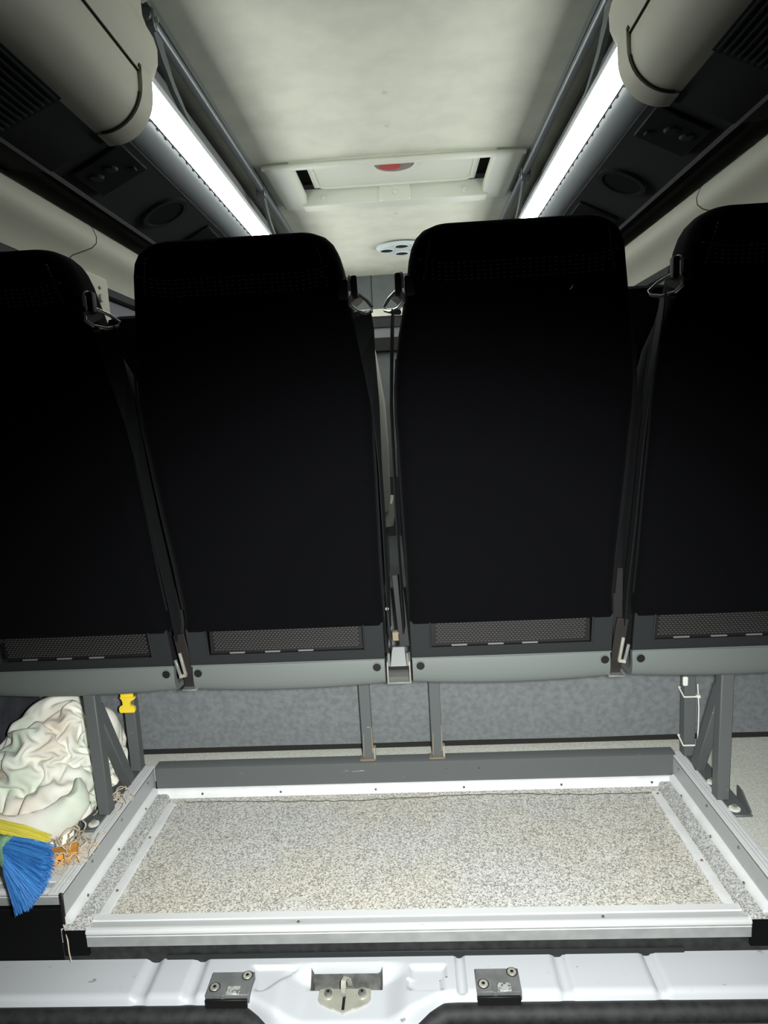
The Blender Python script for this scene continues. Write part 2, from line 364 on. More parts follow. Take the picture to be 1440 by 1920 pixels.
# ---- painted rear sill with pressed ribs, pocket and latch scoop
LX = -.116
def sill_z(x, y):
    z = -.066
    # transverse grooves
    for gx, wd, y0 in ((-.482, .013, .99), (-.392, .012, .99), (.093, .008, 1.01), (.274, .011, .99), (.436, .010, .99)):
        gx2 = gx+(1.05-y)*.0*gx
        g = smooth01(1-abs(x-gx2)/wd+.35)*smooth01((y-y0)/.012)
        z -= .0085*g
    # pressed triangle left of the scoop
    tx, ty = (x+.268), (y-1.022)
    if 0 <= ty <= .060:
        wdt = .004+.034*ty/.05
        z -= .008*smooth01((wdt-abs(tx-.4*ty))/.012+.5)*smooth01(ty/.008)*smooth01((.058-ty)/.006)
    # rounded pressing right of the scoop
    ux, uy = x-.022, y-1.048
    a = max(abs(ux-(.012 if uy > 0 else .006))/.034, abs(uy)/.028)
    lowerleft = smooth01((ux+uy*.9+.045)/.012)
    ringd = abs(a-.85)
    z -= .008*smooth01((1-a)/.22)*lowerleft
    # latch scoop
    sx = smooth01(1-(abs(x-LX)-.066)/.055)
    sy = smooth01((1.084-y)/.030)
    z -= .024*sx*sy
    # deep pocket behind the latch
    px = smooth01((.0665-abs(x-LX))/.006); py = smooth01((1.081-y)/.010)*smooth01((y-1.046)/.003)
    z -= .040*px*py
    # nose : rolls down towards the camera; sits further out around the latch
    yn = 1.024-.034*smooth01(1-(abs(x-LX)-.10)/.085)
    d = yn-y
    if d > 0:
        r = .014
        z -= (r-math.sqrt(max(0, r*r-min(d, r)**2)))+max(0, d-r)*2.6
    return z
sx_ = [-.98+i*.0049 for i in range(401)]; sy_ = [.962+i*.0028 for i in range(49)]
sill = struct('trim_15', MB().grid(sx_, sy_, lambda x, y: (x, y, sill_z(x, y))), M['sill'], 'silver painted rear door sill with pressed ribs', 'sill')
M['pocket_shade'] = mat('painted_pocket_shade', (.10, .10, .095), .6, noise_scale=60, noise_amt=.3)  # shade inside the latch pocket, painted as a darker colour
sill.data.materials.append(M['pocket_shade'])
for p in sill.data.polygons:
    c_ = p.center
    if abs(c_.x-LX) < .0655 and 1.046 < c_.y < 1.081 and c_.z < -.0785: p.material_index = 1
# plate edge standing just behind the sill, seal and bumper below the nose
struct('trim_16', MB().box((-.46, 1.0935, -.068), (.505, 1.0955, -.0555), .0008, 1), M['shell'], 'thin upright plate edge behind the sill', 'trim')
sp_ = []
for i in range(90):
    x = -.98+i*.0222
    sp_.append((x, 1.000-.036*smooth01(1-(abs(x-LX)-.10)/.085), -.094-.022*smooth01(1-(abs(x-LX)-.10)/.085)))
struct('trim_17', MB().tube(sp_, .017, 10), M['blackseal'], 'black rubber seal below the sill nose', 'seal')
struct('trim_18', MB().grid([-.98+i*.04 for i in range(50)], [.80, .86, .91, .95, .975, .99], lambda x, y: (x, y, -.150-.25*max(0, .95-y)+.008*smooth01((y-.95)/.03))), M['blacktrim'], 'black bumper top below the sill', 'bumper')
lip = MB(); lp = []
for i in range(41):
    x = -.245+i*.0065; e = min(i, 40-i)/40
    lp.append((x, .932+.022*smooth01(e*7), -.138+.010*smooth01(e*7)))
lip.tube(lp, .0035, 6)
struct('trim_19', lip, M['aludull'], 'pale curved lip on the bumper below the latch', 'trim')

# ---- ceiling (with an opening for the hatch), coves
HX0, HX1, HY0, HY1 = -.385, .43, 2.73, 3.13
ce = MB()
def czz(x, y): return 1.932-.012*smooth01((y-1.0)/4) + .006*(1-((x-CX)/.6)**2)
gx = sorted(set([round(-.60+i*.0618, 4) for i in range(21)]+[HX0, HX1])); gy = sorted(set([round(.93+i*.13, 3) for i in range(31)]+[HY0, HY1]))
for i in range(len(gx)-1):
    for j in range(len(gy)-1):
        mx, my = (gx[i]+gx[i+1])/2, (gy[j]+gy[j+1])/2
        if HX0 < mx < HX1 and HY0 < my < HY1: continue
        q = [(gx[i], gy[j]), (gx[i+1], gy[j]), (gx[i+1], gy[j+1]), (gx[i], gy[j+1])]
        ce.add([(a, b, czz(a, b)) for a, b in q], [(3, 2, 1, 0)])
        ce.add([(a, b, czz(a, b)+.02) for a, b in q], [(0, 1, 2, 3)])
# cove from ceiling down to the side trim
cove = [(-.60, 1.925), (-.68, 1.918), (-.76, 1.895), (-.83, 1.85), (-.88, 1.79), (-.91, 1.70), (-.92, 1.62), (-.92, 1.56)]
cv = cove+[(x-.02, z+.015) for x, z in cove[::-1]]
co = MB().ext(cv, 1, .93, 4.8)
ce.add(co.v, co.f, True); m2 = co.mirrored(CX); ce.add(m2.v, m2.f, True)
ceil = struct('ceiling', ce, M['headliner'], 'pale headliner of the vehicle roof', 'ceiling')
for (x, y, r) in ((.015, 2.216, .011), (.016, 2.449, .011), (.026, 3.432, .011), (.034, 4.28, .012)):
    k = MB().disc((x, y, czz(x, y)-.004), r*.6, .004, 2, 14, r).build('trim_clip', M['cream'], ceil)
# bulkhead at the far end
ew = struct('wall_end', MB().box((-.93, 4.80, .5), (.965, 4.83, 1.95)), M['endwall'], 'grey bulkhead above the windscreen at the far end', 'wall')
MB().box((-.182, 4.797, 1.68), (-.178, 4.80, 1.94)).build('panel_joint', M['dark'], ew)
MB().box((-.90, 4.70, 1.628), (.93, 4.80, 1.682), .01, 2).build('header_ledge', M['cream'], ew)
MB().box((-.90, 4.73, 1.56), (.93, 4.80, 1.628)).build('visor_band', M['blackseal'], ew)
MB().box((-.90, 4.76, 1.49), (.93, 4.80, 1.56)).build('grey_band', M['edge'], ew)
MB().box((-.90, 4.74, 1.40), (.93, 4.80, 1.49)).build('dark_band', M['dark'], ew)
# ---- upper side trim (cream), windows, pillars : left side built, right mirrored
def side_upper(mir, cx, tname, wname, tlab, wlab):
    def B(mb, nm, m, par=None): return (mb.mirrored(cx) if mir else mb).build(nm, m, par)
    prof = [(-.905, 1.60), (-.872, 1.555), (-.845, 1.525), (-.828, 1.503), (-.8195, 1.480), (-.8205, 1.462), (-.829, 1.447), (-.842, 1.434), (-.860, 1.418), (-.876, 1.396), (-.884, 1.378), (-.893, 1.376), (-.93, 1.40), (-.95, 1.60)]
    t = B(MB().ext(prof, 1, .95, 4.8), tname, M['cream']); t['kind'] = 'structure'; tag(t, tlab, 'trim')
    # joint in the trim
    jp = [(-.8725, 1.925, 1.553), (-.829, 1.925, 1.503), (-.8200, 1.925, 1.480), (-.8210, 1.922, 1.462), (-.830, 1.908, 1.446), (-.843, 1.885, 1.433), (-.861, 1.855, 1.417), (-.878, 1.84, 1.394)]
    B(MB().tube(jp, .0022, 6), 'trim_joint', M['seam'], t)
    # pillar with belt anchor
    B(MB().box((-.905, 1.945, .62), (-.868, 2.085, 1.40), .012, 2), 'pillar', M['cream'], t)
    p = B(MB().disc((-.868, 2.015, 1.33), .012, .008, 0, 14), 'belt_anchor', M['cream'], t)
    B(MB().disc((-.868, 2.015, 1.36), .005, .004, 0, 10), 'screw', M['steel'], t)
    wd = thing(wname, (-.9 if not mir else .935, 1.5, .9), wlab, 'window', kind='structure')
    for y0, y1 in ((1.02, 1.945), (2.085, 3.0), (3.05, 4.7)):
        g = B(MB().box((-.912, y0, .66), (-.906, y1, 1.39)), 'window_pane', M['glass'], wd)
        fr = MB().box((-.906, y0, 1.352), (-.884, y1, 1.379), .003, 1).box((-.906, y0, .66), (-.884, y1, .70), .003, 1).box((-.906, y0, .70), (-.884, y0+.025, 1.352), .003, 1).box((-.906, y1-.025, .70), (-.884, y1, 1.352), .003, 1)
        B(fr, 'window_seal', M['blackseal'], wd)
    B(MB().box((-.95, 1.62, .07), (-.905, 4.8, .66)), 'lower_side_panel', M['endwall'], t)
    return t
side_upper(False, CX, 'trim_20', 'window_1', 'cream rounded trim above the left windows', 'dusky left side windows with black seals')
side_upper(True, CX, 'trim_21', 'window_2', 'cream rounded trim above the right windows', 'grey right side windows with black seals')
struct('floor_cabin', MB().box((-.93, 1.64, .02), (.96, 4.8, .06)), M['endwall'], 'grey cabin floor ahead of the rear seats', 'floor')

# ================================================================== ROOF FITTINGS
# ---- roof hatch
h = thing('roof_hatch', (.0175, 2.87, 1.88), 'pale framed emergency roof hatch with a half-round red lens', 'roof hatch')
OX0, OX1, OY0, OY1, ZB = -.487, .537, 2.708, 3.21, 1.906
def frame_piece(x0, x1, y0, y1, nm, z0=ZB, z1=1.955, bev=.012): return MB().box((x0, y0, z0), (x1, y1, z1), bev, 3).build(nm, M['hatch'], h)
frame_piece(OX0, HX0+.012, OY0, OY1, 'side_frame'); frame_piece(HX1-.012, OX1, OY0, OY1, 'side_frame')
n = 25; rings = []
for i in range(n):   # near lip bows a little towards the camera
    u = i/(n-1); x = OX0+(OX1-OX0)*u; b = .012*(1-(2*u-1)**4)
    rings.append([(x, OY0-b+.010*math.cos(a), 1.914+.010*math.sin(a)) for a in [k*math.pi/5 for k in range(10)]]); 
MB().loft(rings).build('front_lip', M['hatch'], h)
frame_piece(HX0, HX1, OY0-.012, OY0+.035, 'front_frame', 1.910)
MB().box((HX0-.01, 3.13, 1.896), (HX1+.01, OY1, 1.97), .006, 2).build('rear_frame', M['hatch'], h)
MB().box((-.045, 3.121, 1.898), (.095, 3.131, 1.97), .003, 1).build('centre_boss', M['hatch'], h)
for x, z in ((-.297, 1.928), (.337, 1.928), (.025, 1.932)):
    k = MB().disc((x, 3.13 if abs(x-.025) > .05 else 3.121, z), .013, -.006, 1, 14, .009).build('screw_cap', M['hatch'], h)
# tilted hatch panel with a raised rim
pm = Matrix.Translation((0, 0, 0))
px0, px1, py0, py1, pz = -.335, .385, 2.72, 3.122, 1.966
MB().box((px0, py0, pz), (px1, py1, pz+.012), .006, 2).build('hatch_panel', M['hatch'], h)
rp = []
rad = .045
for cx_, cy_, a0 in ((px1-.02-rad, py1-.012-rad, 0), (px0+.02+rad, py1-.012-rad, 90), (px0+.02+rad, py0+.012+rad, 180), (px1-.02-rad, py0+.012+rad, 270)):
    for k in range(7):
        a = R(a0+k*15); rp.append((cx_+rad*math.cos(a), cy_+rad*math.sin(a), pz-.001))
rp.append(rp[0]); rp.append(rp[1])
MB().tube(rp, .0075, 8, False).build('panel_rim', M['hatch'], h)
MB().box((HX0-.05, HY0-.02, 1.995), (HX1+.05, HY1+.02, 2.0)).build('hatch_cover', M['dark'], h)
for x0, x1 in ((HX0-.004, HX0+.002), (HX1-.002, HX1+.004)): MB().box((x0, HY0, 1.945), (x1, HY1, 1.995)).build('shaft_wall', M['dark'], h)
lr = MB().ring((.03, 2.868, pz-.010), .083, .096, .012, 2, 36).build('lens_ring', M['hatch'], h)
le = MB().disc((.03, 2.868, pz-.007), .083, .008, 2, 36).build('lens', M['lensgrey'], h)
MB().disc((.012, 2.895, pz-.0085), .044, .003, 2, 24, sx=1, sy=.8).build('red_mark', M['red'], le)
# ---- round ventilation outlet
v = thing('air_outlet', (.045, 4.05, 1.91), 'round white ceiling air outlet with four dark nozzles', 'air outlet')
VZ = 1.916
MB().disc((.045, 4.05, VZ-.012), .125, .014, 2, 40, .150).build('outlet_plate', M['ventwhite'], v)
for dx, dy in ((-.088, -.005), (0, -.088), (.088, .0), (0, .080)):
    k = MB().disc((.045+dx, 4.05+dy, VZ-.0135), .040, .003, 2, 24).build('nozzle', M['hole'], v)
    MB().ring((.045+dx, 4.05+dy, VZ-.016), .038, .043, .006, 2, 24).build('nozzle_ring', M['ventwhite'], k)
    MB().box((.045+dx-.036, 4.05+dy-.003, VZ-.016), (.045+dx+.036, 4.05+dy+.003, VZ-.012)).build('nozzle_vane', M['shell'], k)

# ---- luggage racks with light strips
def rack(mir, label):
    o = thing('luggage_rack', ((2*CX+.62) if mir else -.62, 1.7, 1.60), label, 'luggage rack')
    def B(mb, nm, m, par=None): return (mb.mirrored(CX) if mir else mb).build(nm, m, par or o)
    Y0, Y1 = 1.577, 4.6
    # led diffuser: gently bowed strip facing the aisle
    dp = [(-.500, 1.706), (-.5005, 1.700), (-.505, 1.672), (-.5195, 1.640), (-.528, 1.643), (-.515, 1.675), (-.510, 1.706)]
    B(MB().ext(dp, 1, Y0, Y1), 'led_diffuser', LEDM)
    B(MB().ext([(-.5105, 1.7065), (-.5155, 1.675), (-.5285, 1.6425), (-.5225, 1.6385), (-.530, 1.630), (-.575, 1.612), (-.60, 1.60), (-.60, 1.72), (-.53, 1.72)], 1, Y0, Y1), 'led_light_block', M['rackprof'])  # unseen backing, added to block light leaking behind the diffuser
    tp = [(-.500, 1.7065), (-.498, 1.712), (-.503, 1.728), (-.516, 1.735), (-.53, 1.735), (-.53, 1.7065)]
    B(MB().ext(tp, 1, Y0, Y1), 'upper_profile', M['rackprof'])
    pr = [(-.5215, 1.6395), (-.524, 1.632), (-.530, 1.622), (-.540, 1.613), (-.553, 1.607), (-.568, 1.604), (-.579, 1.604), (-.579, 1.612), (-.56, 1.62), (-.538, 1.64)]
    B(MB().ext(pr, 1, Y0, Y1), 'lower_profile', M['rackprof'])
    nb = MB().ext([(-.5195, 1.6400), (-.5208, 1.6372), (-.524, 1.6378), (-.523, 1.6405)], 1, Y0, Y1)
    y = Y0+.02
    while y < 3.3:
        nb.box((-.5235, y, 1.6335), (-.5205, y+.010, 1.6378)); y += .052
    B(nb, 'toothed_seal', M['hole'])
    # underside
    up = [(-.579, 1.602), (-.66, 1.564), (-.735, 1.528), (-.75, 1.521), (-.752, 1.536), (-.735, 1.546), (-.66, 1.582), (-.579, 1.618)]
    B(MB().ext(up, 1, Y0-.02, Y1), 'underside_panel', M['rackpanel'])
    B(MB().ext([(-.579, 1.6005), (-.583, 1.5995), (-.583, 1.603), (-.579, 1.604)], 1, Y0-.02, Y1), 'panel_bead', M['edge'])
    B(MB().ext([(-.742, 1.5235), (-.751, 1.5185), (-.757, 1.523), (-.755, 1.542), (-.749, 1.540)], 1, 1.0, Y1), 'outer_edge', M['edge'])
    B(MB().ext([(-.53, 1.70), (-.53, 1.735), (-.56, 1.70), (-.80, 1.64), (-.935, 1.64), (-.935, 1.63), (-.80, 1.628), (-.60, 1.66)], 1, Y0, Y1), 'shelf_floor', M['endwall'])
    B(MB().ext([(-.556, 1.712), (-.598, 1.90), (-.604, 1.90), (-.562, 1.712)], 1, Y0+.02, Y1), 'back_panel', M['rackback'])
    # reading-light consoles, speaker
    def uz(x): return 1.602-(-.579-(x))*.475
    for ya, yb in ((1.60, 1.755), (2.27, 2.40), (2.95, 3.08)):
        m = Matrix.Translation((-.655, (ya+yb)/2, uz(-.655)-.004)) @ Matrix.Rotation(-math.atan(.475), 4, 'Y')
        c = B(MB().box((-.068, -(yb-ya)/2, -.006), (.068, (yb-ya)/2, .006), .003, 1, m), 'reading_console', M['console'])
        for dx in (-.035, .005):
            p = m @ Vector((dx, -.02, -.006))
            B(MB().disc((p.x, p.y, p.z-.006), .016, .006, 2, 14, .019), 'reading_lamp', M['shell'], c)
        p = m @ Vector((.04, .03, -.006)); B(MB().box((p.x-.012, p.y-.01, p.z-.004), (p.x+.012, p.y+.01, p.z+.001), .001, 1), 'call_button', M['shell'], c)
    for yc in (2.025, 2.70):
        m = Matrix.Translation((-.650, yc, uz(-.650)-.004)) @ Matrix.Rotation(-math.atan(.475), 4, 'Y')
        s = MB(); s.ring((0, 0, -.006), .058, .070, .010, 2, 30); s.v = [tuple(m @ Vector(p)) for p in s.v]
        k = B(s, 'speaker_ring', M['shell'])
        s = MB().disc((0, 0, -.003), .058, .004, 2, 30); s.v = [tuple(m @ Vector(p)) for p in s.v]
        B(s, 'speaker_grille', M['console'], k)
    # rails above
    B(MB().tube([(-.530, 1.66, 1.893), (-.530, 2.3, 1.897), (-.530, 3.0, 1.899), (-.53, 4.6, 1.899)], .0145, 12), 'rail_tube', M['racktube'])
    B(MB().ext([(-.540, 1.912), (-.520, 1.912), (-.5185, 1.929), (-.523, 1.929), (-.5245, 1.917), (-.540, 1.917)], 1, 1.62, 4.6), 'ceiling_channel', M['racktube'])
    # curved brackets
    for yb, big in ((1.70, 1), (2.90, 0), (3.9, 0)):
        pts = [(-.529, yb+.00, 1.912), (-.530, yb+.025, 1.88), (-.529, yb+.055, 1.845), (-.526, yb+.105, 1.80), (-.520, yb+.17, 1.762), (-.514, yb+.215, 1.735)]
        wd = [.050, .052, .046, .036, .024, .014]
        B(MB().strip(pts, (0, 1, 0), wd, .012), 'bracket', M['racktube'])
        B(MB().box((-.550, yb-.03, 1.866), (-.512, yb-.008, 1.912), .003, 1), 'bracket_clamp', M['racktube'])
        B(MB().disc((-.511, yb-.019, 1.888), .006, .006, 0, 10), 'clamp_bolt', M['chrome'])
    # moulded cream end cap
    body = [(-.63, 1.60), (-.63, 1.577), (-.612, 1.578)]+[(-.600+.093*math.sin(R(a)), 1.673-.093*math.cos(R(a))) for a in range(0, 91, 9)]+[(-.507, 1.695), (-.56, 1.70), (-.60, 1.70)]
    cap = B(MB().ext(body, 1, .95, 1.515), 'end_cap', M['cream'])
    col = [(-.72, 1.572), (-.60, 1.576), (-.575, 1.583), (-.552, 1.594), (-.533, 1.609), (-.517, 1.630), (-.506, 1.655), (-.500, 1.685), (-.499, 1.707), (-.56, 1.71), (-.72, 1.70)]
    col = [(-.61, 1.60), (-.61, 1.575)]+[(-.600+.101*math.sin(R(a)), 1.676-.101*math.cos(R(a))) for a in range(0, 91, 9)]+[(-.498, 1.708), (-.56, 1.71), (-.61, 1.70)]
    B(MB().ext(col, 1, 1.518, 1.578), 'cap_collar', M['cream'], cap)
    gp = [(-.600+.093*math.sin(R(a)), 1.673-.093*math.cos(R(a))) for a in range(0, 81, 8)]
    B(MB().tube([(x+.001, 1.5165, z-.001) for x, z in gp], .004, 6), 'cap_groove', M['seam'], cap)
    # upper cover of the end cap
    upc = [(-.60, 1.702), (-.504, 1.700), (-.494, 1.718), (-.484, 1.740), (-.482, 1.772), (-.488, 1.796), (-.502, 1.822), (-.509, 1.845), (-.510, 1.928), (-.60, 1.928)]
    uc = B(MB().ext(upc, 1, .95, 1.585), 'upper_cover', M['cream'])
    B(MB().box((-.5075, .95, 1.6985), (-.5035, 1.56, 1.7015)), 'cover_joint', M['seam'], uc)
    for yy in (1.26, 1.515): B(MB().box((-.5045, yy-.008, 1.703), (-.4985, yy+.008, 1.722), .001, 1), 'cover_clip', M['seam'], uc)
    B(MB().disc((-.515, 1.60, 1.905), .024, .018, 0, 20, .017), 'roof_knob', M['knob'], uc)
    # ventilation grille on the underside of the cap
    gm = Matrix.Translation((-.675, 1.25, 1.5515)) @ Matrix.Rotation(-math.atan(.44), 4, 'Y')
    g = B(MB().box((-.075, -.11, -.003), (.075, .11, .003), 0, 1, gm), 'vent_grille', M['console'], cap)
    for k in range(11):
        x = -.070+k*.0135
        B(MB().box((x, -.10, -.008), (x+.0035, .10, -.002), 0, 1, gm), 'slat', M['shell'], g)
    B(MB().ext([(-.612, 1.578), (-.66, 1.560), (-.745, 1.522), (-.90, 1.535), (-.90, 1.60), (-.612, 1.60)], 1, 1.0, 1.56), 'underside_cover', M['rackpanel'], o)
    return o
rack(False, 'left overhead luggage rack with a bright light strip and grey rails')
rack(True, 'right overhead luggage rack with a bright light strip and grey rails')

# ================================================================== SEATS
def ring_rr(w, yr, t, z, r, n=6):
    # rounded rectangle in XY: rear face at yr, front at yr+t
    r = min(r, w*.95, t*.48); pts = []
    for cx_, cy_, a0 in ((w-r, yr+t-r, 0), (-w+r, yr+t-r, 90), (-w+r, yr+r, 180), (w-r, yr+r, 270)):
        for k in range(n+1):
            a = R(a0+90*k/n); pts.append((cx_+r*math.cos(a), cy_+r*math.sin(a), z))
    return pts
def yrear(z): return 1.29-.264*(z-.5)
def make_seat(side, loc, label):
    """side +1: belt guide on the right of the backrest (seen from behind)."""
    s = thing('passenger_seat', (0, 1.30, .37), label, 'seat', 'rear row of black seats')
    def B(mb, nm, m, par=None): return mb.build(nm, m, par or s)
    st = [(.5115, .206, .004, .085, .012), (.517, .2075, .000, .09, .018), (.53, .208, 0, .09, .028), (.56, .208, 0, .09, .035), (.65, .208, 0, .09, .035), (.75, .210, -.002, .09, .035), (.82, .211, -.003, .09, .035), (.88, .2105, -.003, .09, .035), (.93, .209, -.003, .09, .035),
          (.98, .206, -.002, .095, .036), (1.03, .201, -.001, .10, .038), (1.07, .195, 0, .105, .038), (1.10, .188, 0, .108, .038), (1.13, .182, 0, .110, .036), (1.16, .176, 0, .110, .034), (1.18, .172, .001, .108, .034),
          (1.195, .167, .003, .104, .034), (1.206, .160, .008, .096, .034), (1.215, .150, .016, .082, .032), (1.2205, .136, .026, .062, .028), (1.2225, .115, .036, .042, .02)]
    st = [(z if z < 1.165 else 1.16+(z-1.16)*1.27, w+.005*smooth01((z-.85)/.12)*smooth01((1.235-z)/.03), dy, t, r) for z, w, dy, t, r in st]
    back = B(MB().loft([ring_rr(w, yrear(z)+dy, t, z, r) for z, w, dy, t, r in st]), 'backrest', M['fabric'])
    fr = [(.53, .20, .07, .02), (.58, .210, .095, .035), (.70, .214, .10, .04), (.85, .215, .10, .04), (.95, .212, .10, .04), (1.03, .200, .095, .04), (1.09, .178, .085, .035), (1.12, .155, .07, .03)]
    B(MB().loft([ring_rr(w, yrear(z)+.062, t, z, r) for z, w, t, r in fr]), 'front_bolster', M['fabric_side'])
    # piping round the side of the headrest
    for sg in (-1, 1):
        pp = [(sg*(w-.030), yrear(z)+dy+.0005, z) for z, w, dy, t, r in st if z >= 1.145]
        pp = [(x, y-.001, z) for x, y, z in pp[:-2]]
        B(MB().tube(pp, .0016, 5), 'headrest_seam', M['fabric_side'])
        e = [(sg*(w-.004), yrear(z)+dy+.020, z) for z, w, dy, t, r in st if .56 <= z <= 1.04]
        B(MB().tube([(x+sg*.003, y, z) for x, y, z in e], .0022, 5), 'edge_piping', M['fabric_side'])
        vs = MB()
        for k in range(11):
            z = 1.150+k*.0055; w_ = .177-(z-1.16)*.22-.0255
            vs.box((sg*w_-.0008, yrear(z)-.0022, z), (sg*w_+.0008, yrear(z)+.001, z+.0028))
        tag(B(vs, 'seam_stitching', M['thread']), kind='stuff')
    # stitched band of dashes
    sb = MB()
    for row in range(5):
        z0 = 1.1475+row*.0062
        x0, x1 = -.138-(row*.0055), .138+(row*.0055)
        nn = int((x1-x0)/.0105)
        for k in range(nn+1):
            x = x0+k*.0105+(row % 2)*.0052
            if x > x1: continue
            z = z0+.006*max(0, (abs(x)-.10)/.05)**2*1.0
            sb.box((x-.0022, yrear(z)-.0012, z-.0007), (x+.0022, yrear(z)+.002, z+.0007))
    tag(B(sb, 'stitched_band', M['thread']), kind='stuff')
    # lower shell with mesh pocket
    def yl(z): return 1.2885+.018*(.525-z)/.09
    sh = MB(); W = .2045
    def panel(x0, x1, z0, z1, off=0, th=.008):
        sh.add([(x0, yl(z0)+off, z0), (x1, yl(z0)+off, z0), (x1, yl(z1)+off, z1), (x0, yl(z1)+off, z1), (x0, yl(z0)+off+th, z0), (x1, yl(z0)+off+th, z0), (x1, yl(z1)+off+th, z1), (x0, yl(z1)+off+th, z1)],
               [(0, 1, 2, 3), (7, 6, 5, 4), (0, 4, 5, 1), (1, 5, 6, 2), (2, 6, 7, 3), (3, 7, 4, 0)])
    a, b, c, d = -.164, .164, .455, .523
    panel(-W, a, .433, .518); panel(b, W, .433, .518); panel(a, b, .433, c); panel(a, b, d, .53)
    shell = B(sh, 'lower_shell', M['shell'])
    fm = MB()
    for x in (a, b): fm.tube([(x, yl(c)-.0005, c), (x, yl(d)-.0005, d)], .0022, 6)
    fm.tube([(a, yl(c)-.0005, c), (b, yl(c)-.0005, c)], .0022, 6)
    B(fm, 'pocket_frame', M['shell'], shell)
    bk = MB(); bk.box((a, 1.318, c), (b, 1.322, d+.01)); B(bk, 'pocket_back', M['hole'], shell)
    mw = MB()
    for r_ in range(13):
        z = c+.010+r_*.0046
        x = a+.014+(.0038 if r_ % 2 else 0)
        while x < b-.012:
            y = yl(z)+.010-.004*math.sin((x-a)/(b-a)*math.pi)
            mw.add([(x-.0026, y, z-.0006), (x+.0026, y, z-.0006), (x+.0026, y+.002, z+.0008), (x-.0026, y+.002, z+.0008)], [(0, 1, 2, 3)])
            x += .0076
    tag(B(mw, 'mesh_insert', M['meshwire'], shell), kind='stuff')
    for x in (-.105, -.03, .04): B(MB().box((x-.016, yl(c)+.006, c+.0015), (x+.016, yl(c)+.009, c+.0045)), 'pocket_slot', M['edge'], shell)
    B(MB().tube([(-.2045, 1.3056, .4335), (.2045, 1.3056, .4335)], .0016, 6), 'shell_lip', M['rim'], shell)
    # rounded lower rim
    rimp = [(1.3105, .431), (1.3095, .425), (1.3085, .412), (1.3085, .400), (1.310, .390), (1.3135, .382), (1.320, .3765), (1.335, .3735), (1.40, .371), (1.52, .370), (1.52, .378), (1.40, .380), (1.33, .386), (1.322, .400), (1.322, .431)]
    rings = []
    for i in range(15):
        u = -1+2*i/14; x = .2035*u; dz = -.0055*(1-u*u); 
        rings.append([(x, y-.004*(1-u*u), z+(dz if z < .42 else 0)) for y, z in rimp])
    rim = B(MB().loft(rings), 'lower_rim', M['rim'])
    for x in (-.192, .187) if side > 0 else (-.187, .192):
        k = MB().disc((x, 1.3085, .416), .0085, -.0016, 1, 18).build('bolt_recess', M['hole'], rim)
        MB().ring((x, 1.3085, .416), .0085, .0105, -.002, 1, 20).build('recess_ring', M['rim'], k)
    # cushion and underframe on the far side
    cu = [ring_rr(.205, 1.36, .44, z, .05) for z in (.405, .42, .46, .50)]+[ring_rr(.19, 1.375, .41, .515, .05)]
    B(MB().loft(cu), 'seat_cushion', M['fabric_side'])
    # belt guide + strap on one side
    S = side
    g = thing('belt_guide', (S*.19, 1.14, 1.14), None, None); g.parent = s; g.matrix_parent_inverse = WM(s).inverted()
    bpy.data.objects.remove(g)
    arm = MB().box((S*.172-.014, 1.128, 1.128), (S*.172+.014, 1.165, 1.162), .004, 2); arm = B(arm, 'belt_guide', M['hole'])
    B(MB().box((S*.196-.006, 1.124, 1.130), (S*.196+.006, 1.142, 1.166), .004, 2), 'guide_hook', M['shell'], arm)
    B(MB().tube([(S*.1885, 1.121, 1.140), (S*.1885, 1.120, 1.155), (S*.1895, 1.124, 1.164), (S*.192, 1.130, 1.166), (S*.1945, 1.137, 1.163)], .0022, 6), 'guide_rod', M['chrome'], arm)
    lp = [(S*.193, 1.131, 1.137), (S*.188, 1.122, 1.127), (S*.188, 1.120, 1.118), (S*.197, 1.127, 1.1095), (S*.211, 1.148, 1.107), (S*.221, 1.168, 1.113), (S*.222, 1.176, 1.121), (S*.213, 1.160, 1.131), (S*.201, 1.141, 1.138), (S*.193, 1.131, 1.137)]
    B(MB().tube(lp, [.0030]*10, 8), 'guide_loop', M['chrome'], arm)
    B(MB().strip([(S*.193, 1.133, 1.136), (S*.197, 1.134, 1.127), (S*.201, 1.137, 1.119)], (S*.6, .8, .1), .030, .002), 'guide_plate', M['galv'], arm)
    st_ = [(S*.207, 1.152, 1.112), (S*.208, 1.156, 1.08), (S*.211, 1.165, 1.04), (S*.2185, 1.19, .95), (S*.2195, 1.22, .85), (S*.2195, 1.26, .70), (S*.2185, 1.30, .58), (S*.217, 1.325, .49)]
    wv = [(S*.85, .5, 0)]*2+[(S*.6, .8, 0), (S*.3, .95, 0), (S*.12, 1, 0), (S*.12, 1, 0), (S*.15, 1, 0), (S*.15, 1, 0)]
    if S < 0: wv = [(.1, 1, 0)]*8; st_ = [(-.2065, 1.152, 1.112), (-.2095, 1.156, 1.08), (-.2125, 1.165, 1.04)]+st_[3:]
    B(MB().strip(st_, wv, [.030, .036, .038, .036, .034, .034, .034, .034], .0016), 'belt_strap', M['webbing'])
    B(MB().box((S*.199-.006, 1.126, 1.100), (S*.199+.006, 1.14, 1.107), .002, 1), 'strap_stop', M['shell'])
    s.location = (loc[0], 1.30+loc[1], .37+loc[2])
    return s
seats = []
make_seat(1, (-.680, 0, 0), 'black fabric seat beside the left wall, its belt guide above the sack')
make_seat(1, (-.2325, 0, 0), 'black fabric seat second from the left, with a belt guide on its right shoulder')
make_seat(-1, (.2325, 0, 0), 'black fabric seat second from the right, with a pale speck on its back')
make_seat(-1, (.684, 0, 0), 'black fabric seat cut off by the right frame edge')

